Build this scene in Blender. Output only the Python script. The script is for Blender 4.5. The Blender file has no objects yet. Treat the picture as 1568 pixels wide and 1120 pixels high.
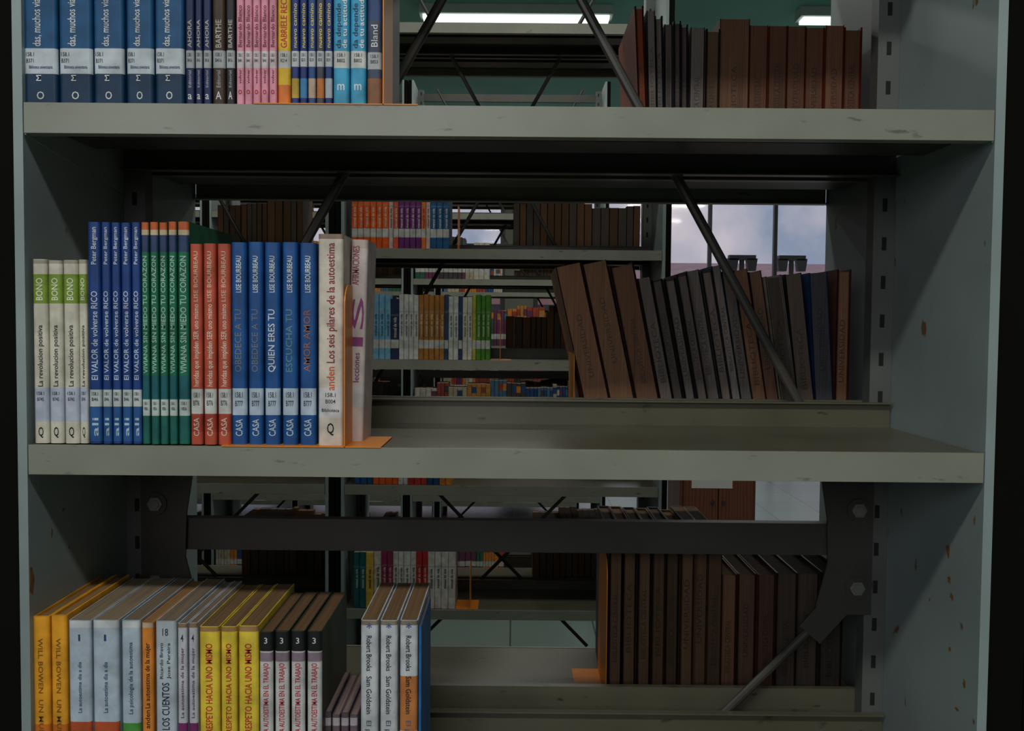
import bpy, math, random
from mathutils import Matrix, Vector
random.seed(7)
sc = bpy.context.scene
COL = sc.collection
try:
    sc.view_settings.view_transform = 'Standard'
    sc.view_settings.look = 'None'
except Exception: pass
sc.view_settings.exposure = 0.0

# ------------------------------------------------------------------ camera
CAM = Vector((0.0085, -0.98, 1.45))
FPX, CX, CY = 1445.0, 784.0, 560.0
RM = (Matrix.Rotation(math.radians(0.15), 3, 'Z') @ Matrix.Rotation(math.radians(87.5), 3, 'X')
      @ Matrix.Rotation(math.radians(0.5), 3, 'Z'))
cd = bpy.data.cameras.new('camera'); cam = bpy.data.objects.new('camera', cd); COL.objects.link(cam)
cd.sensor_width = 36.0; cd.lens = FPX/1568.0*36.0; cd.clip_start = 0.02; cd.clip_end = 200
cam.matrix_world = Matrix.Translation(CAM) @ RM.to_4x4()
sc.camera = cam

def P(px, py, Y):
    """survey helper: world point on the real vertical plane y=Y measured from the photo (1568 px wide)"""
    d = RM @ Vector(((px-CX)/FPX, -(py-CY)/FPX, -1.0))
    t = (Y-CAM.y)/d.y
    return CAM + d*t

# ------------------------------------------------------------------ helpers
def lin(c):
    o = []
    for v in c[:3]:
        v = v/255.0
        o.append(v/12.92 if v <= 0.04045 else ((v+0.055)/1.055)**2.4)
    return (o[0], o[1], o[2], 1.0)

def nmat(name):
    m = bpy.data.materials.new(name); m.use_nodes = True
    nt = m.node_tree
    return m, nt, nt.nodes['Principled BSDF']

def painted(name, c, rough=0.45, var=0.25, scale=9.0, metallic=0.0, rust=False, scuff=False):
    m, nt, b = nmat(name)
    tc = nt.nodes.new('ShaderNodeTexCoord')
    n = nt.nodes.new('ShaderNodeTexNoise'); n.inputs['Scale'].default_value = scale; n.inputs['Detail'].default_value = 4
    nt.links.new(tc.outputs['Object'], n.inputs['Vector'])
    r = nt.nodes.new('ShaderNodeValToRGB')
    l = lin(c)
    r.color_ramp.elements[0].position = 0.3; r.color_ramp.elements[1].position = 0.7
    r.color_ramp.elements[0].color = tuple(x*(1-var) for x in l[:3])+(1,)
    r.color_ramp.elements[1].color = tuple(min(1, x*(1+var*0.6)) for x in l[:3])+(1,)
    nt.links.new(n.outputs['Fac'], r.inputs['Fac'])
    out = r.outputs['Color']
    def overlay(out, scl, p0, p1, colr, stretch=None):
        n2 = nt.nodes.new('ShaderNodeTexNoise'); n2.inputs['Scale'].default_value = scl; n2.inputs['Detail'].default_value = 3
        if stretch:
            mp = nt.nodes.new('ShaderNodeMapping'); mp.inputs['Scale'].default_value = stretch
            nt.links.new(tc.outputs['Object'], mp.inputs['Vector']); nt.links.new(mp.outputs['Vector'], n2.inputs['Vector'])
        else: nt.links.new(tc.outputs['Object'], n2.inputs['Vector'])
        r2 = nt.nodes.new('ShaderNodeValToRGB')
        r2.color_ramp.elements[0].position = p0; r2.color_ramp.elements[0].color = (0, 0, 0, 1)
        r2.color_ramp.elements[1].position = p1; r2.color_ramp.elements[1].color = (1, 1, 1, 1)
        nt.links.new(n2.outputs['Fac'], r2.inputs['Fac'])
        mx = nt.nodes.new('ShaderNodeMix'); mx.data_type = 'RGBA'
        nt.links.new(r2.outputs['Color'], mx.inputs[0])
        nt.links.new(out, mx.inputs[6]); mx.inputs[7].default_value = lin(colr)
        return mx.outputs[2]
    if rust: out = overlay(out, 30, .68, .72, (112, 84, 52), (1, 1, .7))
    if scuff: out = overlay(out, 60, .66, .74, tuple(x*.65 for x in c), (.5, 1, 1.5))
    nt.links.new(out, b.inputs['Base Color'])
    b.inputs['Roughness'].default_value = rough; b.inputs['Metallic'].default_value = metallic
    return m

def attr_mat(name, rough, kind):
    m, nt, b = nmat(name)
    at = nt.nodes.new('ShaderNodeAttribute'); at.attribute_name = 'Col'
    tc = nt.nodes.new('ShaderNodeTexCoord')
    n = nt.nodes.new('ShaderNodeTexNoise'); n.inputs['Detail'].default_value = 4
    mp = nt.nodes.new('ShaderNodeMapping')
    nt.links.new(tc.outputs['Object'], mp.inputs['Vector']); nt.links.new(mp.outputs['Vector'], n.inputs['Vector'])
    if kind == 'page':
        mp.inputs['Scale'].default_value = (1400, 6, 6); n.inputs['Scale'].default_value = 1.0; lo, hi = 0.5, 1.15
    else:
        n.inputs['Scale'].default_value = 55; lo, hi = 0.70, 1.1
    mr = nt.nodes.new('ShaderNodeMapRange'); mr.inputs['From Min'].default_value = 0.3; mr.inputs['From Max'].default_value = 0.7
    mr.inputs['To Min'].default_value = lo; mr.inputs['To Max'].default_value = hi
    nt.links.new(n.outputs['Fac'], mr.inputs['Value'])
    vm = nt.nodes.new('ShaderNodeVectorMath'); vm.operation = 'SCALE'
    nt.links.new(at.outputs['Color'], vm.inputs[0]); nt.links.new(mr.outputs['Result'], vm.inputs['Scale'])
    nt.links.new(vm.outputs['Vector'], b.inputs['Base Color'])
    b.inputs['Roughness'].default_value = rough
    b.inputs['Specular IOR Level'].default_value = .35
    return m

M_BOOK = attr_mat('book_cover_print', 0.5, 'cover')
M_PAGE = attr_mat('paper_page_block', 0.9, 'page')
BM = [M_BOOK, M_PAGE]
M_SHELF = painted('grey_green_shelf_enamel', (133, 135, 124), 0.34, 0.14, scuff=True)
M_TRAY = painted('grey_green_enamel_shaded', (88, 86, 72), 0.30, 0.2, scuff=True)  # shelf enamel darkened: shade on trays and back lips is in the colour
M_PANEL = painted('blue_grey_side_panel_enamel', (138, 152, 154), 0.42, 0.2, 5, rust=True)
M_POST = painted('upright_post_enamel', (86, 90, 88), 0.45, 0.2)
M_DARK = painted('dark_brace_enamel', (60, 58, 54), 0.4, 0.25)
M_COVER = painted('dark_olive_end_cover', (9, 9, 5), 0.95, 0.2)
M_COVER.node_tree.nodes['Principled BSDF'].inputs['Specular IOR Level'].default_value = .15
M_SLOT = painted('slot_shadow_black', (12, 12, 12), 0.8, 0.1)
M_BOLT = painted('zinc_bolt', (130, 130, 128), 0.4, 0.2, 60, metallic=0.5)
M_RUST = painted('rust_spot', (120, 84, 40), 0.8, 0.35, 200)
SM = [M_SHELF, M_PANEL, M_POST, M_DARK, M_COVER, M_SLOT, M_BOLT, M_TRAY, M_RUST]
M_ORANGE = painted('orange_bookend_enamel', (218, 130, 26), 0.4, 0.12)

class MB:
    def __init__(s): s.v = []; s.f = []; s.m = []; s.c = []
    def add(s, vs, fs, mat=0, col=(1, 1, 1, 1), M=None):
        o = len(s.v)
        for p in vs:
            p = Vector(p)
            s.v.append(tuple(M @ p) if M is not None else tuple(p))
        for i, f in enumerate(fs):
            s.f.append(tuple(o+k for k in f))
            s.m.append(mat[i] if isinstance(mat, list) else mat)
            s.c.append(col[i] if isinstance(col, list) else col)
    def box(s, x0, x1, y0, y1, z0, z1, mat=0, col=(1, 1, 1, 1), M=None):
        if x0 > x1: x0, x1 = x1, x0
        if y0 > y1: y0, y1 = y1, y0
        if z0 > z1: z0, z1 = z1, z0
        v = [(x0, y0, z0), (x1, y0, z0), (x1, y1, z0), (x0, y1, z0), (x0, y0, z1), (x1, y0, z1), (x1, y1, z1), (x0, y1, z1)]
        f = [(3, 2, 1, 0), (4, 5, 6, 7), (0, 1, 5, 4), (1, 2, 6, 5), (2, 3, 7, 6), (3, 0, 4, 7)]
        s.add(v, f, mat, col, M)
    def prism(s, pts, ext, mat=0, col=(1, 1, 1, 1), M=None):
        n = len(pts); e = Vector(ext)
        v = [Vector(p) for p in pts]+[Vector(p)+e for p in pts]
        f = [tuple(range(n-1, -1, -1)), tuple(range(n, 2*n))]+[(i, (i+1) % n, n+(i+1) % n, n+i) for i in range(n)]
        s.add(v, f, mat, col, M)
    def cyl(s, c, r, h, axis='Y', n=20, mat=0, col=(1, 1, 1, 1)):
        pts = []
        for i in range(n):
            a = 2*math.pi*i/n
            if axis == 'Y': pts.append((c[0]+r*math.cos(a), c[1], c[2]+r*math.sin(a)))
            elif axis == 'Z': pts.append((c[0]+r*math.cos(a), c[1]+r*math.sin(a), c[2]))
            else: pts.append((c[0], c[1]+r*math.cos(a), c[2]+r*math.sin(a)))
        e = {'Y': (0, h, 0), 'Z': (0, 0, h), 'X': (h, 0, 0)}[axis]
        s.prism(pts, e, mat, col)
    def strap(s, x0, z0, x1, z1, w, y, th, mat=3):
        d = Vector((x1-x0, 0, z1-z0)).normalized(); n = Vector((-d.z, 0, d.x))*w/2
        a = Vector((x0, y, z0)); b = Vector((x1, y, z1))
        s.prism([a-n, b-n, b+n, a+n], (0, th, 0), mat)
    def rod(s, x0, z0, x1, z1, r, y, mat=3, n=10):
        a = Vector((x0, y, z0)); b = Vector((x1, y, z1)); d = (b-a)
        u = Vector((0, 1, 0)); v = d.normalized().cross(u)
        s.prism([a+u*r*.7*math.cos(2*math.pi*i/n)+v*r*math.sin(2*math.pi*i/n) for i in range(n)], d, mat)
    def build(s, name, mats, bevel=0.0, recalc=True):
        me = bpy.data.meshes.new(name); me.from_pydata(s.v, [], s.f)
        for m in mats: me.materials.append(m)
        at = me.attributes.new('Col', 'FLOAT_COLOR', 'CORNER')
        buf = []
        for i, p in enumerate(me.polygons):
            p.material_index = s.m[i]
            buf.extend(list(s.c[i])*p.loop_total)
        at.data.foreach_set('color', buf)
        if recalc:
            import bmesh
            bm = bmesh.new(); bm.from_mesh(me); bmesh.ops.recalc_face_normals(bm, faces=bm.faces); bm.to_mesh(me); bm.free()
        ob = bpy.data.objects.new(name, me); COL.objects.link(ob)
        if bevel:
            b = ob.modifiers.new('bevel', 'BEVEL'); b.width = bevel; b.segments = 2; b.limit_method = 'ANGLE'; b.angle_limit = math.radians(50)
        return ob

# ------------------------------------------------------------------ text
_tc = {}
def tmesh(t):
    if t in _tc: return _tc[t]
    cu = bpy.data.curves.new('t', 'FONT'); cu.body = t; cu.resolution_u = 2; cu.offset = 0.008
    ob = bpy.data.objects.new('t', cu); COL.objects.link(ob)
    bpy.context.view_layer.update()
    dg = bpy.context.evaluated_depsgraph_get()
    me = bpy.data.meshes.new_from_object(ob.evaluated_get(dg))
    vs = [v.co.copy() for v in me.vertices]; fs = [tuple(p.vertices) for p in me.polygons]
    bpy.data.objects.remove(ob); bpy.data.curves.remove(cu); bpy.data.meshes.remove(me)
    x0 = min(v.x for v in vs); x1 = max(v.x for v in vs)
    vs = [((v.x-x0)/(x1-x0), v.y) for v in vs]
    _tc[t] = (vs, fs); return _tc[t]

def put_text(mb, M, t, xc, z0, z1, cap, col, d, w=None, y=-0.00035):
    vs, fs = tmesh(t); out = []
    for u, v in vs:
        vv = (v-0.35)/0.70*cap
        if d == 1: out.append((xc-vv, y, z0+(z1-z0)*u))
        elif d == -1: out.append((xc+vv, y, z1-(z1-z0)*u))
        else: out.append((xc+(u-0.5)*w, y, (z0+z1)/2+(v-0.35)/0.70*(z1-z0)))
    mb.add(out, fs, 0, lin(col), M)

# ------------------------------------------------------------------ books
def book(mb, M, w, h, d, col, bands=(), page=(190, 165, 130), hard=False, flip=False):
    if flip: M = M @ Matrix.Translation((w, d, 0)) @ Matrix.Rotation(math.pi, 4, 'Z')
    t = min(0.0022 if hard else 0.0011, w*0.2)
    r = min(w*0.28, 0.004)
    outer = [(0, d)]
    for i in range(5):
        a = math.pi+math.pi/2*i/4
        outer.append((r+r*math.cos(a), r+r*math.sin(a)))
    for i in range(5):
        a = 1.5*math.pi+math.pi/2*i/4
        outer.append((w-r+r*math.cos(a), r+r*math.sin(a)))
    outer.append((w, d))
    inner = [(w-t, d), (w-t, t+r*0.5), (t, t+r*0.5), (t, d)]
    zs = {0.0, h}
    for a, b, c in bands:
        for q in (a, b):
            if 0.0005 < q < h-0.0005: zs.add(q)
    zs = sorted(zs)
    n = len(outer)
    vs = []; fs = []; cs = []
    for z in zs: vs += [(x, y, z) for x, y in outer]
    base = lin(col)
    for k in range(len(zs)-1):
        zm = (zs[k]+zs[k+1])/2; cc = base
        for a, b, c in bands:
            if min(a, b) <= zm <= max(a, b): cc = lin(c)
        for i in range(n-1):
            o = k*n+i
            fs.append((o, o+1, o+1+n, o+n)); cs.append(cc if 0 < i < n-2 else base)
    mb.add(vs, fs, 0, cs, M)
    loop = outer+inner
    for z in (0, h):
        vv = [(x, y, z) for x, y in loop]
        iA, iB, iC, iD = n, n+1, n+2, n+3
        ff = [(0, 1, iC, iD), tuple(range(1, n-1))+(iB, iC), (n-2, n-1, iA, iB)]
        mb.add(vv, ff, 0, base, M)
    mb.add([(x, y, z) for z in (0, h) for x, y in inner], [(0, 1, 5, 4), (2, 3, 7, 6)], 0, base, M)
    rec = 0.003 if hard else 0.0006
    mb.box(t, w-t, t+r*0.4, d-(0.004 if hard else 0.0008), rec, h-rec, 1, lin(page), M)

LEANM = lambda x, y, z, a: Matrix.Translation((x, y, z)) @ Matrix.Rotation(math.radians(-a), 4, 'Y')
WH = (205, 208, 206)

def px_row(name, specs, zs, Yf, yref):
    mb = MB()
    for s in specs:
        Y = Yf+s.get('dy', 0.0)+random.uniform(0, 0.004)
        xa = P(s['x0'], yref, Y).x; xb = P(s['x1'], yref, Y).x; xm = (s['x0']+s['x1'])/2
        w = xb-xa-0.0005
        zz = lambda y: P(xm, y, Y).z-zs-0.0015
        h = s['h'] if 'h' in s else zz(s['top']+random.uniform(-1.2, 1.2))
        M = LEANM(xa, Y, zs+0.0015, s.get('lean', 0.0))
        bands = [(zz(b), zz(a), c) for a, b, c in s.get('bands', [])]
        book(mb, M, w, h, s.get('d', 0.15), s['c'], bands, s.get('page', (175, 150, 118)), s.get('hard', False))
        for tx in s.get('texts', []):
            t, ya, yb, fr, col, d = tx[:6]
            z1 = min(zz(ya), h-0.002); z0 = max(zz(yb), 0.001)
            xo = tx[6] if len(tx) > 6 else 0.5
            if d == 0: put_text(mb, M, t, w*xo, z0, z1, 0, col, 0, w*fr)
            else: put_text(mb, M, t, w*xo, z0, z1, w*fr, col, d)
    return mb.build(name, BM, recalc=False)

def lab(y0, y1, t2='B371', c=WH):
    s = (y1-y0)
    return [(y0, y1, c)], [('158.1', y0+s*0.14, y0+s*0.34, 0.5, (60, 60, 70), 0), (t2, y0+s*0.46, y0+s*0.66, 0.5, (60, 60, 70), 0)]

Z1, Z2, Z3 = 1.673, 1.3195, 0.908
Z3B = 0.928
W = (215, 218, 220)

# --- row on upper shelf
sp = []
for x0, x1 in [(36, 88), (90, 141), (143, 190), (193, 235), (237, 282)]:
    b, t = lab(74, 113, c=(192, 202, 212))
    t = [('158.1', 80, 86, .24, (60, 60, 70), 0, .2), ('B371', 90, 96, .22, (60, 60, 70), 0, .2), ('Biblioteca universitaria', 100, 105, .7, (40, 60, 110), 0, .52)]
    sp.append(dict(x0=x0, x1=x1, h=.262, c=(20, 80, 128), bands=[(113, 160, (14, 52, 84))]+b, texts=t+[
        ('das, muchos viajes', -14, 71, .24, W, 1, .40), ('O', 140, 152, .22, W, 0), ('M', 115, 124, .15, W, 1, .45)]))
for x0, x1, c in [(284, 298, (26, 40, 84)), (299, 310, (26, 40, 84)), (311, 324, (28, 46, 92)), (325, 345, (66, 48, 38)), (346, 360, (38, 36, 44))]:
    b, t = lab(77, 104, 'B416', (170, 175, 180))
    sp.append(dict(x0=x0, x1=x1, h=.225, c=c, bands=b, texts=t+[('AHORA' if x0 < 320 else 'BARTHE', 30, 73, .45, (190, 185, 180), 1), ('A' if x0 > 320 else 'a', 140, 152, .45, W, 0), ('Editorial', 108, 134, .3, (170, 170, 180), 1)]))
for i in range(5):
    x0 = 362+i*12.5
    b, t = lab(78, 104, 'B441', (210, 200, 206))
    sp.append(dict(x0=x0, x1=x0+12, h=.215, c=(224, 150, 172), bands=b, texts=t+[('Bernardo Blanco', 8, 72, .5, (120, 30, 60), 1), ('volver', 106, 128, .35, (120, 30, 60), 1), ('o', 134, 144, .5, (180, 40, 70), 0)]))
b, t = lab(78, 104, 'R214')
sp.append(dict(x0=425, x1=445, h=.22, c=(232, 190, 52), bands=b+[(130, 160, (220, 120, 50))], texts=t+[('GABRIELE RECO', -10, 73, .5, (200, 50, 40), 1)]))
for i in range(5):
    x0 = 446+i*12.8
    b, t = lab(78, 102, 'B210', (196, 200, 206))
    cc = [(28, 52, 122), (26, 48, 110), (44, 76, 136), (70, 72, 88), (32, 54, 116)][i]
    sp.append(dict(x0=x0, x1=x0+12.3, h=.235, c=cc, bands=b+[(120, 150, [(190, 160, 60), (60, 130, 180), (190, 170, 150), (200, 120, 60), (180, 190, 200)][i])], texts=t+[('nuevo camino', 5, 73, .5, (225, 205, 120), 1)]))
for x0 in (510, 536):
    b, t = lab(78, 104, 'B802')
    sp.append(dict(x0=x0, x1=x0+25, h=.235, c=(62, 160, 204), bands=b, texts=t+[('da depende', 5, 74, .32, (20, 50, 90), 1, .33), ('de tu actitud', 0, 74, .30, (235, 238, 240), 1, .72), ('m', 124, 138, .45, (225, 230, 240), 0)]))
b, t = lab(80, 106, 'B853', (170, 175, 180))
sp.append(dict(x0=562, x1=585, h=.24, c=(62, 74, 98), bands=b+[(120, 160, (140, 95, 66)), (0, 30, (44, 72, 126))], texts=t+[('Bland', 38, 72, .45, W, 1)]))
px_row('book_row', sp, Z1, 0.004, 100)

# --- row on middle shelf
sp = []
for x0, x1 in [(50, 73), (74, 96), (97, 120), (121, 134)]:
    sp.append(dict(x0=x0, x1=x1, top=398, c=(208, 204, 190), d=.14, bands=[(420, 465, (122, 150, 52)), (594, 646, (186, 194, 214)), (398, 404, (160, 155, 140))],
        texts=[('BONO', 426, 460, .45, (225, 230, 210), 1), ('La revolucion positiva', 498, 592, .34, (50, 45, 45), 1), ('158.1', 600, 605, .5, (60, 60, 70), 0), ('B745', 609, 614, .45, (60, 60, 70), 0), ('Q', 654, 668, .35, (20, 20, 20), 0)]))
for x0, x1 in [(135, 155), (156, 170), (171, 185), (186, 201), (202, 216)]:
    b, t = lab(597, 623, 'B46', (190, 200, 202))
    sp.append(dict(x0=x0, x1=x1, top=341, c=(26, 62, 130), bands=b+[(624, 676, (38, 88, 150))], d=.165, texts=t+[
        ('Peter Bergman', 348, 405, .4, (205, 215, 230), 1), ('El VALOR de volverse RICO', 446, 582, .5, (195, 208, 225), 1), ('ali', 640, 668, .5, (180, 205, 225), 1)]))
for x0, x1 in [(217, 229), (230.5, 243), (244.5, 257), (258.5, 271), (272.5, 290)]:
    b, t = lab(612, 637, 'V856', (192, 204, 202))
    sp.append(dict(x0=x0, x1=x1, top=340, c=(22, 108, 80), bands=b+[(340, 352, (196, 96, 46)), (352, 360, (200, 180, 150)), (360, 386, (46, 62, 104)), (575, 611, (22, 94, 104)), (638, 676, (26, 100, 94))],
        d=.17, texts=t+[('VIVIANA SIN MIEDO TU CORAZON', 392, 572, .55, (170, 205, 190), 1)]))
for x0, x1 in [(291, 310), (311.5, 331), (333, 353)]:
    b, t = lab(596, 634, 'B776')
    sp.append(dict(x0=x0, x1=x1, top=373, c=(186, 82, 60), bands=b+[(635, 662, (166, 66, 50))], d=.16, texts=t+[
        ('LISE BOURBEAU', 385, 462, .34, (225, 190, 165), 1), ('heridas que impiden SER uno mismo', 466, 592, .42, (235, 210, 195), 1), ('CASA', 640, 668, .45, (225, 195, 185), 1)]))
for i, (x0, x1) in enumerate([(354, 378), (380, 403), (405, 429), (432, 456), (459, 484)]):
    b, t = lab(595, 636, 'B777', (184, 200, 220))
    sp.append(dict(x0=x0, x1=x1, top=371, c=(24, 80, 146), bands=b, d=.165, texts=t+[
        ('LISE BOURBEAU', 392, 448, .34, (220, 228, 235), 1), (['OBEDECE A TU', 'OBEDECE A TU', 'QUIEN ERES TU', 'ESCUCHA TU', 'AMOR AMOR'][i], 474, 570, .42, [(110, 120, 130), (110, 120, 130), (215, 222, 230), (80, 140, 150), (150, 100, 90)][i], 1, .45), ('CASA', 642, 668, .45, (195, 210, 228), 1)]))
sp.append(dict(x0=487, x1=526, top=358, c=(210, 200, 190), d=.16, page=(190, 180, 160), bands=[(594, 640, (208, 208, 212)), (358, 366, (140, 120, 105))], texts=[
    ('Los seis pilares de la autoestima', 372, 556, .32, (140, 32, 40), 1), ('anden', 562, 598, .32, (214, 90, 40), 1), ('158.1', 602, 608, .4, (60, 60, 70), 0), ('B004', 612, 618, .4, (60, 60, 70), 0), ('Biblioteca', 626, 631, .7, (60, 60, 70), 0), ('Q', 648, 664, .28, (25, 25, 25), 0)]))
px_row('book_row', sp, Z2, 0.004, 520)
sp = [dict(x0=530, x1=556, top=366, dy=.03, c=(204, 190, 190), d=.06, lean=-1.5, bands=[(590, 622, (200, 200, 206)), (366, 380, (186, 170, 164))], texts=[
    ('AFIRMACIONES', 376, 436, .4, (160, 70, 80), 1, .3), ('IS', 455, 530, .7, (140, 66, 126), 1), ('lecciones', 540, 585, .36, (120, 60, 120), 1)])]
px_row('book', sp, Z2, 0.012, 520)

# --- row on lower shelf
PG = (150, 118, 80)
sp = []
for x0, x1 in [(50, 76), (78, 103)]:
    sp.append(dict(x0=x0, x1=x1, top=944, c=(230, 160, 42), d=.165, hard=True, page=PG, bands=[(1110, 1200, (206, 112, 36))], texts=[('WILL BOWEN', 978, 1062, .28, (130, 85, 30), -1), ('UN MUNDO', 1072, 1150, .28, (130, 85, 30), -1)]))
for x0, x1 in [(105, 140), (142, 182)]:
    sp.append(dict(x0=x0, x1=x1, top=951, c=(178, 192, 208), d=.17, page=(140, 122, 100), bands=[(1106, 1200, (186, 84, 46)), (951, 962, (205, 210, 215))], texts=[('1', 972, 982, .08, (50, 60, 110), 0), ('La autoestima dia a dia', 1014, 1092, .16, (60, 80, 120), 1)]))
sp.append(dict(x0=186, x1=215, top=952, c=(172, 188, 204), d=.17, page=(125, 108, 92), bands=[(1108, 1200, (76, 144, 66)), (952, 962, (200, 206, 210))], texts=[('La psicologia de la autoestima', 984, 1094, .22, (60, 75, 110), 1)]))
sp.append(dict(x0=217, x1=235, top=954, c=(226, 138, 58), d=.165, page=PG, bands=[(954, 962, (200, 180, 160))], texts=[('La autoestima de la mujer', 985, 1085, .42, (70, 30, 20), 1), ('anden', 1088, 1116, .42, (60, 30, 20), 1)]))
sp.append(dict(x0=238, x1=270, top=953, c=(184, 196, 208), d=.17, page=(130, 112, 95), texts=[('18', 963, 974, .28, (60, 60, 90), 0), ('Ricardo Bravo', 985, 1040, .16, (50, 50, 80), 1, .3), ('Jose Pereira', 985, 1040, .16, (50, 50, 80), 1, .65), ('LOS CUENTOS', 1046, 1118, .36, (30, 35, 70), 1)]))
for x0, x1 in [(272, 287), (289, 303)]:
    sp.append(dict(x0=x0, x1=x1, top=955, c=(190, 192, 202), d=.165, page=(130, 112, 95), bands=[(1108, 1200, (124, 46, 106)), (955, 962, (140, 114, 88))], texts=[('4', 972, 983, .3, (60, 60, 90), 0), ('La autoestima de la mujer', 992, 1100, .34, (90, 50, 90), 1)]))
for x0, x1 in [(305, 336), (338, 363), (365, 396)]:
    sp.append(dict(x0=x0, x1=x1, top=960, c=(228, 200, 66), d=.165, page=(120, 92, 62), bands=[(960, 968, (160, 124, 80))], texts=[('RESPETO HACIA UNO MISMO', 986, 1122, .34, (190, 44, 40), 1)]))
for x0, x1 in [(397, 418), (420.5, 443), (445.5, 467), (470, 493)]:
    sp.append(dict(x0=x0, x1=x1, top=968, c=(62, 66, 50), d=.15, page=(110, 82, 56), bands=[(990, 1300, (202, 202, 204)), (968, 998, (28, 28, 32)), (1000, 1014, (140, 122, 138))], texts=[('3', 977, 986, .24, W, 0), ('LA AUTOESTIMA EN EL TRABAJO', 1016, 1124, .38, (186, 34, 50), 1)]))
for i in range(4):
    sp.append(dict(x0=495+i*13.5, x1=507.5+i*13.5, h=.118-.003*(i % 2), dy=.02, c=[(96, 82, 92), (110, 94, 104)][i % 2], d=.12, page=(150, 128, 124), bands=[(1100, 1112, (190, 180, 190))]))
for i, (x0, x1) in enumerate([(552, 579), (582, 609), (612, 640)]):
    sp.append(dict(x0=x0, x1=x1, top=951, c=(202, 206, 214), d=.15, page=(122, 94, 66), bands=[(951, 958, (140, 128, 112))]+([(1036, 1120, (190, 120, 66))] if i == 2 else []), texts=[('*', 955, 968, .3, (60, 90, 160), 0), ('Robert Brooks', 974, 1028, .3, (25, 30, 40), -1), ('Sam Goldstein', 1036, 1094, .3, (25, 30, 40), -1), ('El poder', 1104, 1150, .28, (90, 100, 120), -1)]))
sp.append(dict(x0=641, x1=646, top=960, c=(44, 104, 164), d=.11, page=(122, 94, 66)))
px_row('book_row', sp, Z3, 0.004, 1040)

# ------------------------------------------------------------------ rear side rows (fore-edges toward camera, library stamp on the fore-edge)
def lean_row(name, x0px, yref, zs, items, Yn=0.30, d=0.2, k_=1.0):
    mb = MB(); x = P(x0px, yref, Yn).x; sc_ = 1.0/(FPX/(Yn+0.98))
    for wpx, a, h, pc, cc in items:
        q = random.uniform(.85, 1.12)*k_
        pc = tuple(v*q for v in pc)
        w = wpx*sc_
        hard = random.random() < .35
        ww = w*math.cos(math.radians(a))-0.0004
        M = LEANM(x, Yn+random.uniform(0, .018), zs+0.0015, a)
        book(mb, M, ww, h+random.uniform(-.003, .003), d, cc, (), pc, hard, flip=True)
        k = random.uniform(.2, .35)
        put_text(mb, M, random.choice(['BIBLIOTECA CENTRAL', 'UNIVERSIDAD', 'BIBLIOTECA']), ww*.5, h*k, h*(k+.42), min(ww*.4, .007), tuple(v*.62 for v in pc), 1, y=.0036 if hard else .0004)
        x += w
    return mb.build(name, BM, recalc=False)
B1 = (132, 96, 74); B2 = (108, 82, 66); G1 = (98, 88, 84); G2 = (114, 106, 102); R1 = (130, 66, 40)
it = [(40, 12.6, .211, B1, (140, 90, 60)), (38, 12.2, .218, (140, 104, 78), (100, 76, 62)), (38, 11.7, .216, B1, (110, 84, 70)),
      (20, 11.4, .198, G1, (84, 72, 68)), (18, 11.1, .196, G1, (88, 78, 76)), (18, 10.8, .193, G2, (80, 70, 68)), (18, 10.5, .198, G1, (86, 82, 84)), (20, 10.2, .208, G2, (80, 76, 78)),
      (18, 10, .208, (120, 108, 104), (90, 86, 90)), (14, 9.8, .213, (136, 128, 124), (60, 100, 120)), (18, 9.6, .208, (104, 96, 92), (60, 100, 120)), (22, 9.4, .208, B1, (110, 80, 66)),
      (20, 9, .203, B2, (60, 56, 58)), (26, 8.5, .2, (90, 78, 70), (190, 180, 170)), (26, 7, .2, (96, 84, 76), (44, 46, 54)), (28, 4, .205, (84, 84, 90), (36, 78, 134)), (22, 0, .205, B1, (110, 68, 54))]
lean_row('book_row', 902, 598, Z2, it)
it = [(14, 3, .2, R1, (160, 70, 36))]+[(13, 2, .195, G2, (70, 78, 94))]*2+[(12, 1, .184, G1, (80, 80, 88))]*3+[(22, 0, .177, G2, (90, 80, 78)), (22, 0, .177, B2, (96, 78, 68))]
it += [(46, 0, .19, B1, (120, 70, 46))]+[(28, 0, .18, (112, 76, 58), (134, 58, 34))]*6
lean_row('book_row', 982, 160, Z1, it, k_=.92)
it = [(22, 0, .232, (112, 86, 64), (120, 84, 56) if i % 2 else (66, 68, 78)) for i in range(8)]+[(26, 0, .178, B1, (110, 68, 50)), (30, 0, .18, B2, (96, 58, 44)), (26, 0, .176, (116, 82, 66), (106, 60, 46)), (34, 0, .185, (90, 74, 66), (72, 56, 48)), (34, 0, .182, (84, 72, 64), (68, 58, 52)), (36, 0, .187, (78, 68, 62), (62, 54, 48))]
lean_row('book_row', 932, 1040, Z3B, it, k_=.85)

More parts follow.
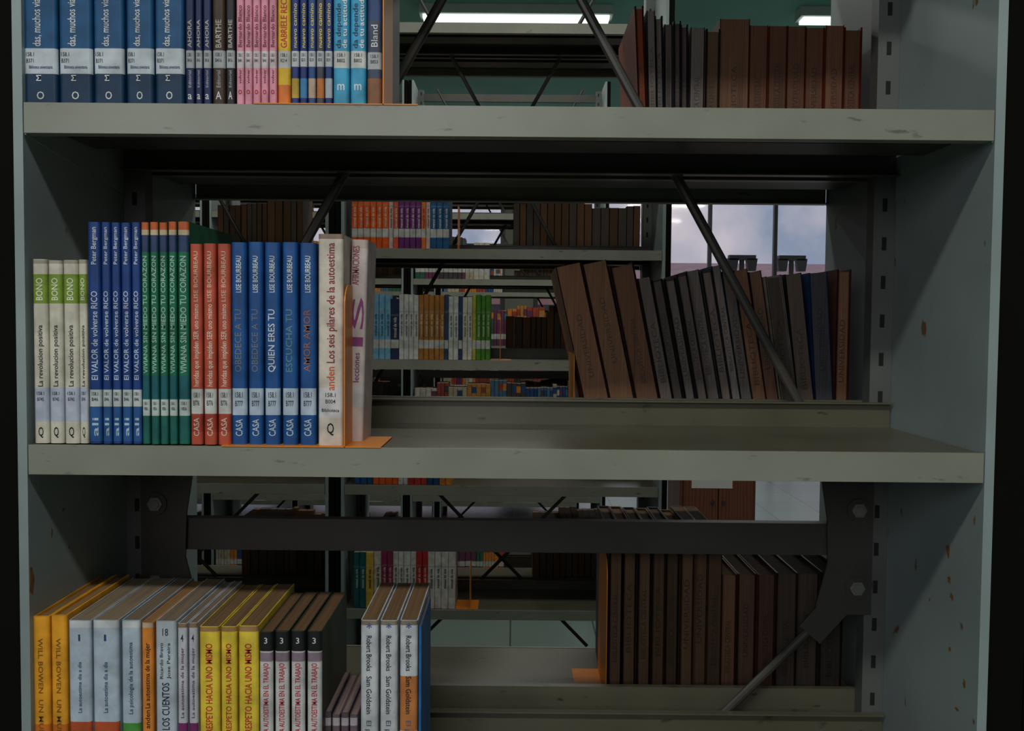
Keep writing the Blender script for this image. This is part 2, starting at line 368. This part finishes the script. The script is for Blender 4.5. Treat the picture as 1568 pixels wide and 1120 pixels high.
# ------------------------------------------------------------------ shelving ranges
def prof(mb, x, dx, pts, ymap, mat):
    mb.prism([(x, ymap(t), z) for t, z in pts], (dx, 0, 0), mat)
LH = .0305
def make_range(name, Y0, bays, zF, zB, top, cover=0.04, spots=()):
    mb = MB(); D = 0.525
    for xl, xr in bays:
        for side, zs in ((0, zF), (1, zB)):
            ym = (lambda t: Y0+t) if side == 0 else (lambda t: Y0+D-t)
            def bx(x0, x1, t0, t1, z0, z1, m): mb.box(x0, x1, ym(t0), ym(t1), z0, z1, m)
            bx(xl-.010, xl, 0, .25, .0, top, 1); bx(xr, xr+.010, 0, .25, .0, top, 1)
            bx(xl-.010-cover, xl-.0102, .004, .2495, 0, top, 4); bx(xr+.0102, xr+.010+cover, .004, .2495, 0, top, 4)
            for z in zs:
                a, b = xl+.0022, xr-.0022
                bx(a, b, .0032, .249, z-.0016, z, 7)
                bx(a, b, -.002, .003, z-LH, z+.0006, 0)
                bx(a, b, .003, .016, z-LH, z-LH+.0018, 0)
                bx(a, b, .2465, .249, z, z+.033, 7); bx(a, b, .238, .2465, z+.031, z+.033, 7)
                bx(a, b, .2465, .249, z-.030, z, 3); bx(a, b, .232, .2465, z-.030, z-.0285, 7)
                bx(a+.004, b-.004, .085, .155, z-.018, z-.0017, 3)
                for x in (xl+.0004, xr-.0019):
                    prof(mb, x, .0015, [(.003, z-.004), (.003, z-LH-.001), (.248, z-.060), (.248, z-.004)], ym, 1)
        yc = Y0+.25
        for x0, x1, sx in ((xl, xl+.028, xl+.011), (xr-.028, xr, xr-.017)):
            mb.box(x0, x1, yc, yc+.025, 0, top+.01, 2)
            z = .2
            while z < top:
                mb.box(sx, sx+.006, yc-.0004, yc+.0254, z, z+.017, 5); z += .05
        mb.box(xl+.06, xr-.06, yc+.004, yc+.022, 1.149, 1.191, 3)
        mb.box(xl+.028, xr-.028, yc+.004, yc+.022, top-.05, top-.01, 3)
        mb.box(xl+.028, xr-.028, yc+.004, yc+.022, .1, .14, 3)
        for s in (0, 1):
            X = (lambda u: xl+u) if s == 0 else (lambda u: xr-u)
            pl = [(X(.020), yc-.003, 1.25), (X(.088), yc-.003, 1.25), (X(.080), yc-.003, 1.20), (X(.078), yc-.003, 1.14), (X(.092), yc-.003, 1.085), (X(.092), yc-.003, 1.072), (X(.020), yc-.003, 1.072)]
            mb.prism(pl, (0, .004, 0), 3)
            for bz in (1.211, 1.108):
                mb.cyl((X(.040), yc-.006, bz), .0150, .003, 'Y', 20, 3)
                mb.cyl((X(.040), yc-.009, bz), .0100, .005, 'Y', 6, 6)
                mb.cyl((X(.040), yc-.011, bz), .006, .004, 'Y', 12, 6)
            mb.strap(X(.030), 1.125, X(.100), 1.045, .036, yc-.0045, .003)
            hw = (xr-xl)/2
            mb.rod(X(.085), 1.062, X(hw+.30), 1.062-(hw+.30-.085)*1.02, .006, yc+(.004 if s else .010))
            mb.rod(X(.040), 1.211, X(hw+.40), 1.211+(hw+.36)*1.775, .0065, yc+(.004 if s else .010))
    # rust spots / chipped paint on the cheeks
    for sx, t, z, ry, rz in spots:
        pts = []
        for i in range(14):
            a = 2*math.pi*i/14; q = random.uniform(.6, 1.25)
            pts.append((sx, Y0+t+ry*q*math.cos(a), z+rz*q*math.sin(a)))
        mb.prism(pts, (.0003 if sx < 0 else -.0003, 0, 0), 8)
    return mb.build(name, SM, bevel=.0014 if Y0 == 0 else 0)

zA = [.12, .52, Z3, Z2, Z1, 2.03, 2.386]
zAb = [.12, .52, Z3B, Z2, Z1, 2.03, 2.386]
SP = [(.5, .077, 1.199, .0045, .0075), (.5, .072, 1.167, .004, .004), (.5, .064, 1.150, .005, .004), (.5, .066, 1.09, .0035, .003), (.5, .03, 1.064, .003, .005),
      (.5, .045, 1.03, .004, .002), (.5, .018, 1.245, .002, .006), (.5, .12, 1.13, .002, .002), (-.5, .077, 1.236, .003, .0022), (-.5, .05, 1.216, .002, .006), (-.5, .09, 1.19, .002, .002), (-.5, .006, 1.175, .005, .016), (.5, .02, .99, .005, .004)]
make_range('library_bookshelf', 0.0, [(-.5, .5), (-1.60, -.60), (.60, 1.60)], zA, zAb, 2.72, cover=.039, spots=SP)
B2X = [(-.53, .47), (-1.59, -.59), (-2.65, -1.65)]
zB = [.12, .535, .935, 1.335, 1.685, 2.03, 2.386]
for i, Y in enumerate((2.0, 4.0, 6.0)):
    make_range('library_bookshelf', Y, B2X, zB, zB, 2.72, cover=.018)

# ------------------------------------------------------------------ generic rows
PAL = [(44, 76, 122), (170, 72, 50), (196, 190, 178), (54, 98, 82), (184, 130, 64), (150, 70, 60), (80, 112, 142), (110, 60, 88), (70, 66, 66), (176, 164, 140), (210, 130, 60)]
def gen(mb, x0, x1, yn, zs, groups=None, flip=False, d=.15, hmin=.17, hmax=.23, labels=True):
    x = x0; gi = 0
    for _guard in range(60):
        if x > x1-.033 and not groups: break
        if groups:
            if gi >= len(groups): break
            c, n, w, h = groups[gi]; gi += 1
        else:
            c = random.choice(PAL if not flip else [(96, 66, 50), (84, 76, 72), (130, 74, 48)]); n = random.randint(1, 5); w = random.uniform(.014, .032); h = random.uniform(hmin, hmax)
        for _ in range(n):
            if x+w > x1+.001: break
            bands = [(.035, .062, (195, 195, 192))] if labels and not flip else []
            if groups and not flip: bands.append((h*.72, h*.75, tuple(min(255, v*.6+60) for v in c)))
            if not groups and not flip and random.random() < .5: bands.append((h*.75, h*.92, random.choice(PAL)))
            M = Matrix.Translation((x, yn+random.uniform(0, .006), zs+.0012))
            book(mb, M, w-.0005, h+random.uniform(-.002, .002), d, c, bands, random.choice([(140, 102, 76), (118, 90, 70), (110, 100, 94)]) if flip else (180, 160, 130), False, flip)
            if groups and w > .0135: put_text(mb, M, 'manual de vida', w*.5, h*.36, h*.7, w*.4, (225, 220, 210) if sum(c) < 380 else (60, 50, 60), 1)
            x += w
X2 = lambda px: P(px, 450, 2.0).x
mb = MB()
g = [((230, 96, 30), 6, .0195, .185), ((215, 184, 180), 1, .016, .18), ((210, 90, 60), 1, .016, .18), ((110, 46, 116), 4, .018, .18), ((232, 120, 60), 1, .014, .18), ((215, 184, 180), 1, .014, .18), ((34, 88, 136), 3, .02, .18)]
gen(mb, X2(537), X2(700), 2.006, 1.685, g)
g = [((116, 174, 208), 4, .019, .205), ((34, 50, 84), 1, .026, .19), ((212, 212, 210), 4, .0155, .205), ((176, 118, 54), 5, .0165, .205), ((44, 70, 106), 1, .012, .205), ((205, 206, 204), 2, .016, .2), ((40, 62, 104), 1, .012, .2), ((210, 208, 196), 2, .016, .2), ((176, 176, 70), 1, .012, .205), ((76, 136, 46), 3, .015, .205)]
gen(mb, X2(561), X2(768), 2.006, 1.335, g)
g = [((34, 84, 140), 3, .02, .2), ((222, 96, 40), 4, .02, .2), ((200, 202, 200), 2, .016, .2), ((180, 56, 46), 3, .02, .2), ((34, 70, 124), 2, .02, .2), ((205, 126, 56), 2, .02, .19)]
gen(mb, X2(542), X2(732), 2.006, .935, g)
g = [((30, 96, 104), 2, .02, .18), ((220, 180, 70), 1, .024, .18), ((216, 210, 194), 1, .026, .19), ((150, 46, 88), 2, .018, .19), ((218, 214, 210), 2, .018, .19), ((222, 220, 218), 2, .02, .19), ((190, 46, 46), 2, .018, .19), ((220, 212, 208), 4, .022, .185)]
gen(mb, X2(541), X2(722), 2.006, .535, g, labels=False)
for xl, xr in B2X[1:]:
    for z in zB[:]:
        if z in (1.685, 1.335, .935): continue
        gen(mb, xl+.01, xl+random.uniform(.3, .8), 2.006, z)
mb.build('book_row', BM, recalc=False)
mb = MB()
XB = lambda px: P(px, 450, 2.35).x
gen(mb, XB(785), .465, 2.34, 1.685, flip=True, d=.17, hmin=.17, hmax=.2)
gen(mb, XB(335), XB(470), 2.34, 1.685, flip=True, d=.17)
gen(mb, XB(775), XB(870), 2.34, 1.335, flip=True, d=.17, hmin=.14, hmax=.16)
gen(mb, XB(820), .465, 2.34, .535, flip=True, d=.17, hmin=.2, hmax=.24)
gen(mb, XB(370), -.6, 2.34, .535, flip=True, d=.17, hmin=.2, hmax=.24)
gen(mb, -1.4, -.7, 2.34, .935, flip=True, d=.17, hmin=.16, hmax=.2)
mb.build('book_row', BM, recalc=False)
for Y in (4.0, 6.0):
    mb = MB()
    for xl, xr in B2X:
        for z in zB:
            if z > 1.8: continue
            a = xl+.01
            gen(mb, a, a+random.uniform(.4, .9), Y+.006, z)
            gen(mb, xr-random.uniform(.2, .6), xr-.01, Y+.34, z, flip=True, d=.17)
    mb.build('book_row', BM, recalc=False)
# neighbouring bays of the front range
mb = MB()
for xl in (-1.6, .6):
    for z in zA:
        if z > 2.2: continue
        gen(mb, xl+.01, xl+random.uniform(.4, .8), .006, z)
        gen(mb, xl+.4, xl+.98, .33, z if z != Z3 else Z3B, flip=True, d=.18)
for z in (2.03, .52, .12):
    gen(mb, -.49, .1, .006, z)
mb.build('book_row', BM, recalc=False)

# ------------------------------------------------------------------ bookends
def bookend(xp, y0, zs, bx0, bx1, h=.13, dep=.10):
    mb = MB()
    mb.box(bx0, bx1, y0, y0+dep, zs+.0001, zs+.0012)
    pts = [(xp, y0, zs), (xp, y0+dep, zs), (xp, y0+dep, zs+h*.86)]
    for i in range(7):
        a = math.pi/2*i/6
        pts.append((xp, y0+dep-h*.14+h*.14*math.cos(a), zs+h*.86+h*.14*math.sin(a)))
    for i in range(7):
        a = math.pi/2+math.pi/2*i/6
        pts.append((xp, y0+h*.14+h*.14*math.cos(a), zs+h*.86+h*.14*math.sin(a)))
    mb.prism(pts, (.0012, 0, 0))
    return mb.build('bookend', [M_ORANGE])
fx = lambda px, py: P(px, py, 0).x
bookend(fx(586.5, 100), -.003, Z1+.0006, fx(390, 160), fx(640, 160), h=.2, dep=.07)
bookend(fx(527.3, 520), -.003, Z2+.0006, fx(340, 677), fx(584, 677), h=.17, dep=.09)
bookend(P(880, 560, .30).x, .32, Z2, P(880, 560, .30).x, P(1010, 560, .30).x, h=.13, dep=.12)
bookend(P(929, 1000, .30).x, .31, Z3B, P(885, 1000, .30).x, P(1000, 1000, .30).x, h=.2, dep=.12)
bookend(X2(722), 2.01, .535, X2(700), X2(735), h=.14)
bookend(X2(766), 2.01, 1.335, X2(740), X2(783), h=.14)
bookend(X2(700), 2.01, 1.685, X2(680), X2(716), h=.14)

# ------------------------------------------------------------------ room
M_FLOOR, nt, b = nmat('teal_grey_terrazzo_floor')
tc = nt.nodes.new('ShaderNodeTexCoord'); br = nt.nodes.new('ShaderNodeTexBrick')
br.offset = 0; br.inputs['Scale'].default_value = 1.0; br.inputs['Brick Width'].default_value = .4; br.inputs['Row Height'].default_value = .4
br.inputs['Mortar Size'].default_value = .004
br.inputs['Color1'].default_value = lin((120, 140, 134)); br.inputs['Color2'].default_value = lin((110, 130, 126)); br.inputs['Mortar'].default_value = lin((70, 80, 80))
nt.links.new(tc.outputs['Object'], br.inputs['Vector']); nt.links.new(br.outputs['Color'], b.inputs['Base Color'])
b.inputs['Roughness'].default_value = .3
M_CEIL = painted('teal_ceiling_paint', (140, 205, 195), .8, .12, 2)
M_WALL = painted('plaster_wall', (105, 105, 96), .8, .1, 3)
M_FRAME = painted('window_frame_dark', (50, 52, 56), .5, .1)
M_WOOD, nt, b = nmat('reddish_wood')
tc = nt.nodes.new('ShaderNodeTexCoord'); wv = nt.nodes.new('ShaderNodeTexWave'); wv.inputs['Scale'].default_value = 3; wv.inputs['Distortion'].default_value = 6
mp = nt.nodes.new('ShaderNodeMapping'); mp.inputs['Scale'].default_value = (6, 6, .7)
rp = nt.nodes.new('ShaderNodeValToRGB'); rp.color_ramp.elements[0].color = lin((100, 56, 42)); rp.color_ramp.elements[1].color = lin((122, 72, 54))
nt.links.new(tc.outputs['Object'], mp.inputs['Vector']); nt.links.new(mp.outputs['Vector'], wv.inputs['Vector']); nt.links.new(wv.outputs['Fac'], rp.inputs['Fac']); nt.links.new(rp.outputs['Color'], b.inputs['Base Color'])
b.inputs['Roughness'].default_value = .35
def simple(name, boxes, mats, bevel=0):
    mb = MB()
    for bb in boxes: mb.box(*bb[:6], bb[6] if len(bb) > 6 else 0)
    return mb.build(name, mats, bevel)
XA, XZ, YA, YZ, H = -5.0, 4.5, -3.6, 9.0, 3.3
simple('floor', [(XA-.1, XZ+.1, YA-.1, YZ+.1, -.12, 0)], [M_FLOOR])
simple('ceiling', [(XA-.1, XZ+.1, YA-.1, YZ+.1, H, H+.12)], [M_CEIL])
simple('wall_left', [(XA-.1, XA, YA, YZ, 0, H)], [M_WALL])
simple('wall_right', [(XZ, XZ+.1, YA, YZ, 0, H)], [M_WALL])
simple('wall_back', [(XA, XZ, YA-.1, YA, 0, H)], [M_WALL])
wins = [(-4.6, -2.5), (-2.2, -.1), (.2, 4.2)]
bx = [(XA, XZ, YZ, YZ+.12, 0, .12), (XA, XZ, YZ, YZ+.12, 3.0, H)]
edges = [XA]+[e for w in wins for e in w]+[XZ]
for i in range(0, len(edges), 2): bx.append((edges[i], edges[i+1], YZ, YZ+.12, .12, 3.0))
simple('wall_far', bx, [M_WALL])
M_GLASS = bpy.data.materials.new('window_glass'); M_GLASS.use_nodes = True
nt = M_GLASS.node_tree; nt.nodes.clear()
o = nt.nodes.new('ShaderNodeOutputMaterial'); mx = nt.nodes.new('ShaderNodeMixShader'); tr = nt.nodes.new('ShaderNodeBsdfTransparent'); gl = nt.nodes.new('ShaderNodeBsdfGlossy')
gl.inputs['Roughness'].default_value = .05; mx.inputs[0].default_value = .06
nt.links.new(tr.outputs[0], mx.inputs[1]); nt.links.new(gl.outputs[0], mx.inputs[2]); nt.links.new(mx.outputs[0], o.inputs[0])
for i, (a, b_) in enumerate(wins):
    bb = [(a, a+.05, YZ+.02, YZ+.08, .12, 3.0), (b_-.05, b_, YZ+.02, YZ+.08, .12, 3.0), (a, b_, YZ+.02, YZ+.08, .12, .18), (a, b_, YZ+.02, YZ+.08, 2.94, 3.0), (a, b_, YZ+.03, YZ+.07, 1.0, 1.05)]
    ms = [a+.7, a+1.4] if i < 2 else [.68, 1.37, 2.06, 2.75, 3.44]
    for m_ in ms: bb.append((m_-.018, m_+.018, YZ+.02, YZ+.08, .12, 3.0))
    bb.append((a+.05, b_-.05, YZ+.048, YZ+.052, .18, 2.94, 1))
    simple('window_%d' % (i+1), bb, [M_FRAME, M_GLASS])
# outside
M_GROUND = painted('pale_paving', (185, 165, 150), .9, .2, .6)
simple('exterior_ground', [(-30, 30, YZ+.3, 60, -.2, -.1)], [M_GROUND])
mb = MB()
mb.box(-6, 14, 30, 36, -.1, 2.6, 0)
mb.prism([(-6.4, 29.6, 2.6), (-6.4, 36.4, 2.6), (-6.4, 33, 3.7)], (20.8, 0, 0), 1)
for k in range(10): mb.box(-5+k*1.9, -4+k*1.9, 29.95, 30.0, .8, 2.1, 2)
mb.build('distant_building', [painted('pinkish_render', (190, 155, 150), .9, .1, 2), painted('faded_roof_tiles', (175, 150, 155), .9, .15, 3), M_FRAME])
for x in (2.75, 3.35):
    mb = MB(); y = 10.5
    mb.cyl((x, y, -.1), .03, 2.35, 'Z', 10); mb.box(x-.16, x+.16, y-.05, y+.05, 2.25, 2.31)
    for s in (-1, 1): mb.prism([(x+s*.18, y-.05, 2.27), (x+s*.05, y-.05, 2.27), (x+s*.07, y-.05, 2.12), (x+s*.16, y-.05, 2.12)], (0, .1, 0))
    mb.box(x-.08, x+.08, y-.08, y+.08, -.1, .0)
    mb.build('street_lamp', [M_FRAME])
# wooden cabinet with paper notice
mb = MB(); cx0, cx1, cy = .91, 1.32, 4.1
mb.box(cx0, cx1, cy, cy+.4, .06, 1.0, 0); mb.box(cx0-.01, cx1+.01, cy-.02, cy+.42, 1.0, 1.03, 0)
mb.box(cx0+.02, (cx0+cx1)/2-.003, cy-.018, cy, .1, .98, 0); mb.box((cx0+cx1)/2+.003, cx1-.02, cy-.018, cy, .1, .98, 0)
mb.box(cx0+.02, cx1-.02, cy+.02, cy+.38, 0, .06, 1)
mb.cyl(((cx0+cx1)/2-.03, cy-.03, .5), .01, .012, 'Y', 12, 1); mb.cyl(((cx0+cx1)/2+.03, cy-.03, .5), .01, .012, 'Y', 12, 1)
mb.box(cx0+.06, cx0+.28, cy-.0195, cy-.0182, .575, .85, 2)
mb.build('wooden_cabinet', [M_WOOD, M_FRAME, painted('paper_notice', (215, 215, 210), .9, .03)])

# ceiling lights
M_EM = bpy.data.materials.new('fluorescent_diffuser'); M_EM.use_nodes = True
nt = M_EM.node_tree; nt.nodes.clear(); o = nt.nodes.new('ShaderNodeOutputMaterial'); e = nt.nodes.new('ShaderNodeEmission')
e.inputs['Color'].default_value = (.8, 1, .86, 1); e.inputs['Strength'].default_value = 1.6; nt.links.new(e.outputs[0], o.inputs[0])
M_HOUS = painted('fixture_white', (190, 195, 190), .5, .05)
def fixture(x, y, power, L=1.2, col=(1, .97, .88)):
    mb = MB()
    mb.prism([(x-L/2, y-.07, H-.06), (x-L/2, y+.07, H-.06), (x-L/2, y+.05, H-.001), (x-L/2, y-.05, H-.001)], (L, 0, 0), 0)
    mb.box(x-L/2+.02, x+L/2-.02, y-.045, y+.045, H-.08, H-.06, 1)
    ob = mb.build('ceiling_light', [M_HOUS, M_EM])
    if power:
        ld = bpy.data.lights.new('lamp', 'AREA'); ld.shape = 'RECTANGLE'; ld.size = L; ld.size_y = .2; ld.energy = power; ld.color = col
        lo = bpy.data.objects.new('lamp', ld); COL.objects.link(lo); lo.parent = ob; lo.location = (x, y, H-.1)
fixture(-.1, -1.7, 34, 1.4)
fixture(-2.2, -1.7, 10, 1.4)
fixture(2.2, -1.7, 6, 1.4)
for y, p in ((1.25, 9), (3.2, 11), (4.6, 0), (5.2, 10), (7.4, 10)):
    for x in (-2.2, .0, 2.2):
        fixture(x, y, p, 1.12)
# added fill lamp behind the camera to brighten the spines; no window there
ld = bpy.data.lights.new('front_fill', 'AREA'); ld.shape = 'RECTANGLE'; ld.size = 2.4; ld.size_y = 1.2; ld.energy = 24; ld.color = (.98, .98, 1.0)
lo = bpy.data.objects.new('front_fill', ld); COL.objects.link(lo); lo.location = (-.9, -3.3, 2.3); lo.rotation_euler = (math.radians(76), 0, math.radians(-12))

# world
w = bpy.data.worlds.new('overcast_sky'); sc.world = w; w.use_nodes = True
nt = w.node_tree; bg = nt.nodes['Background']
tc = nt.nodes.new('ShaderNodeTexCoord'); n = nt.nodes.new('ShaderNodeTexNoise'); n.inputs['Scale'].default_value = 9; n.inputs['Detail'].default_value = 5
rp = nt.nodes.new('ShaderNodeValToRGB'); rp.color_ramp.elements[0].position = .35; rp.color_ramp.elements[0].color = lin((140, 152, 176)); rp.color_ramp.elements[1].position = .65; rp.color_ramp.elements[1].color = lin((212, 202, 210))
nt.links.new(tc.outputs['Generated'], n.inputs['Vector']); nt.links.new(n.outputs['Fac'], rp.inputs['Fac']); nt.links.new(rp.outputs['Color'], bg.inputs['Color'])
bg.inputs['Strength'].default_value = 1.0
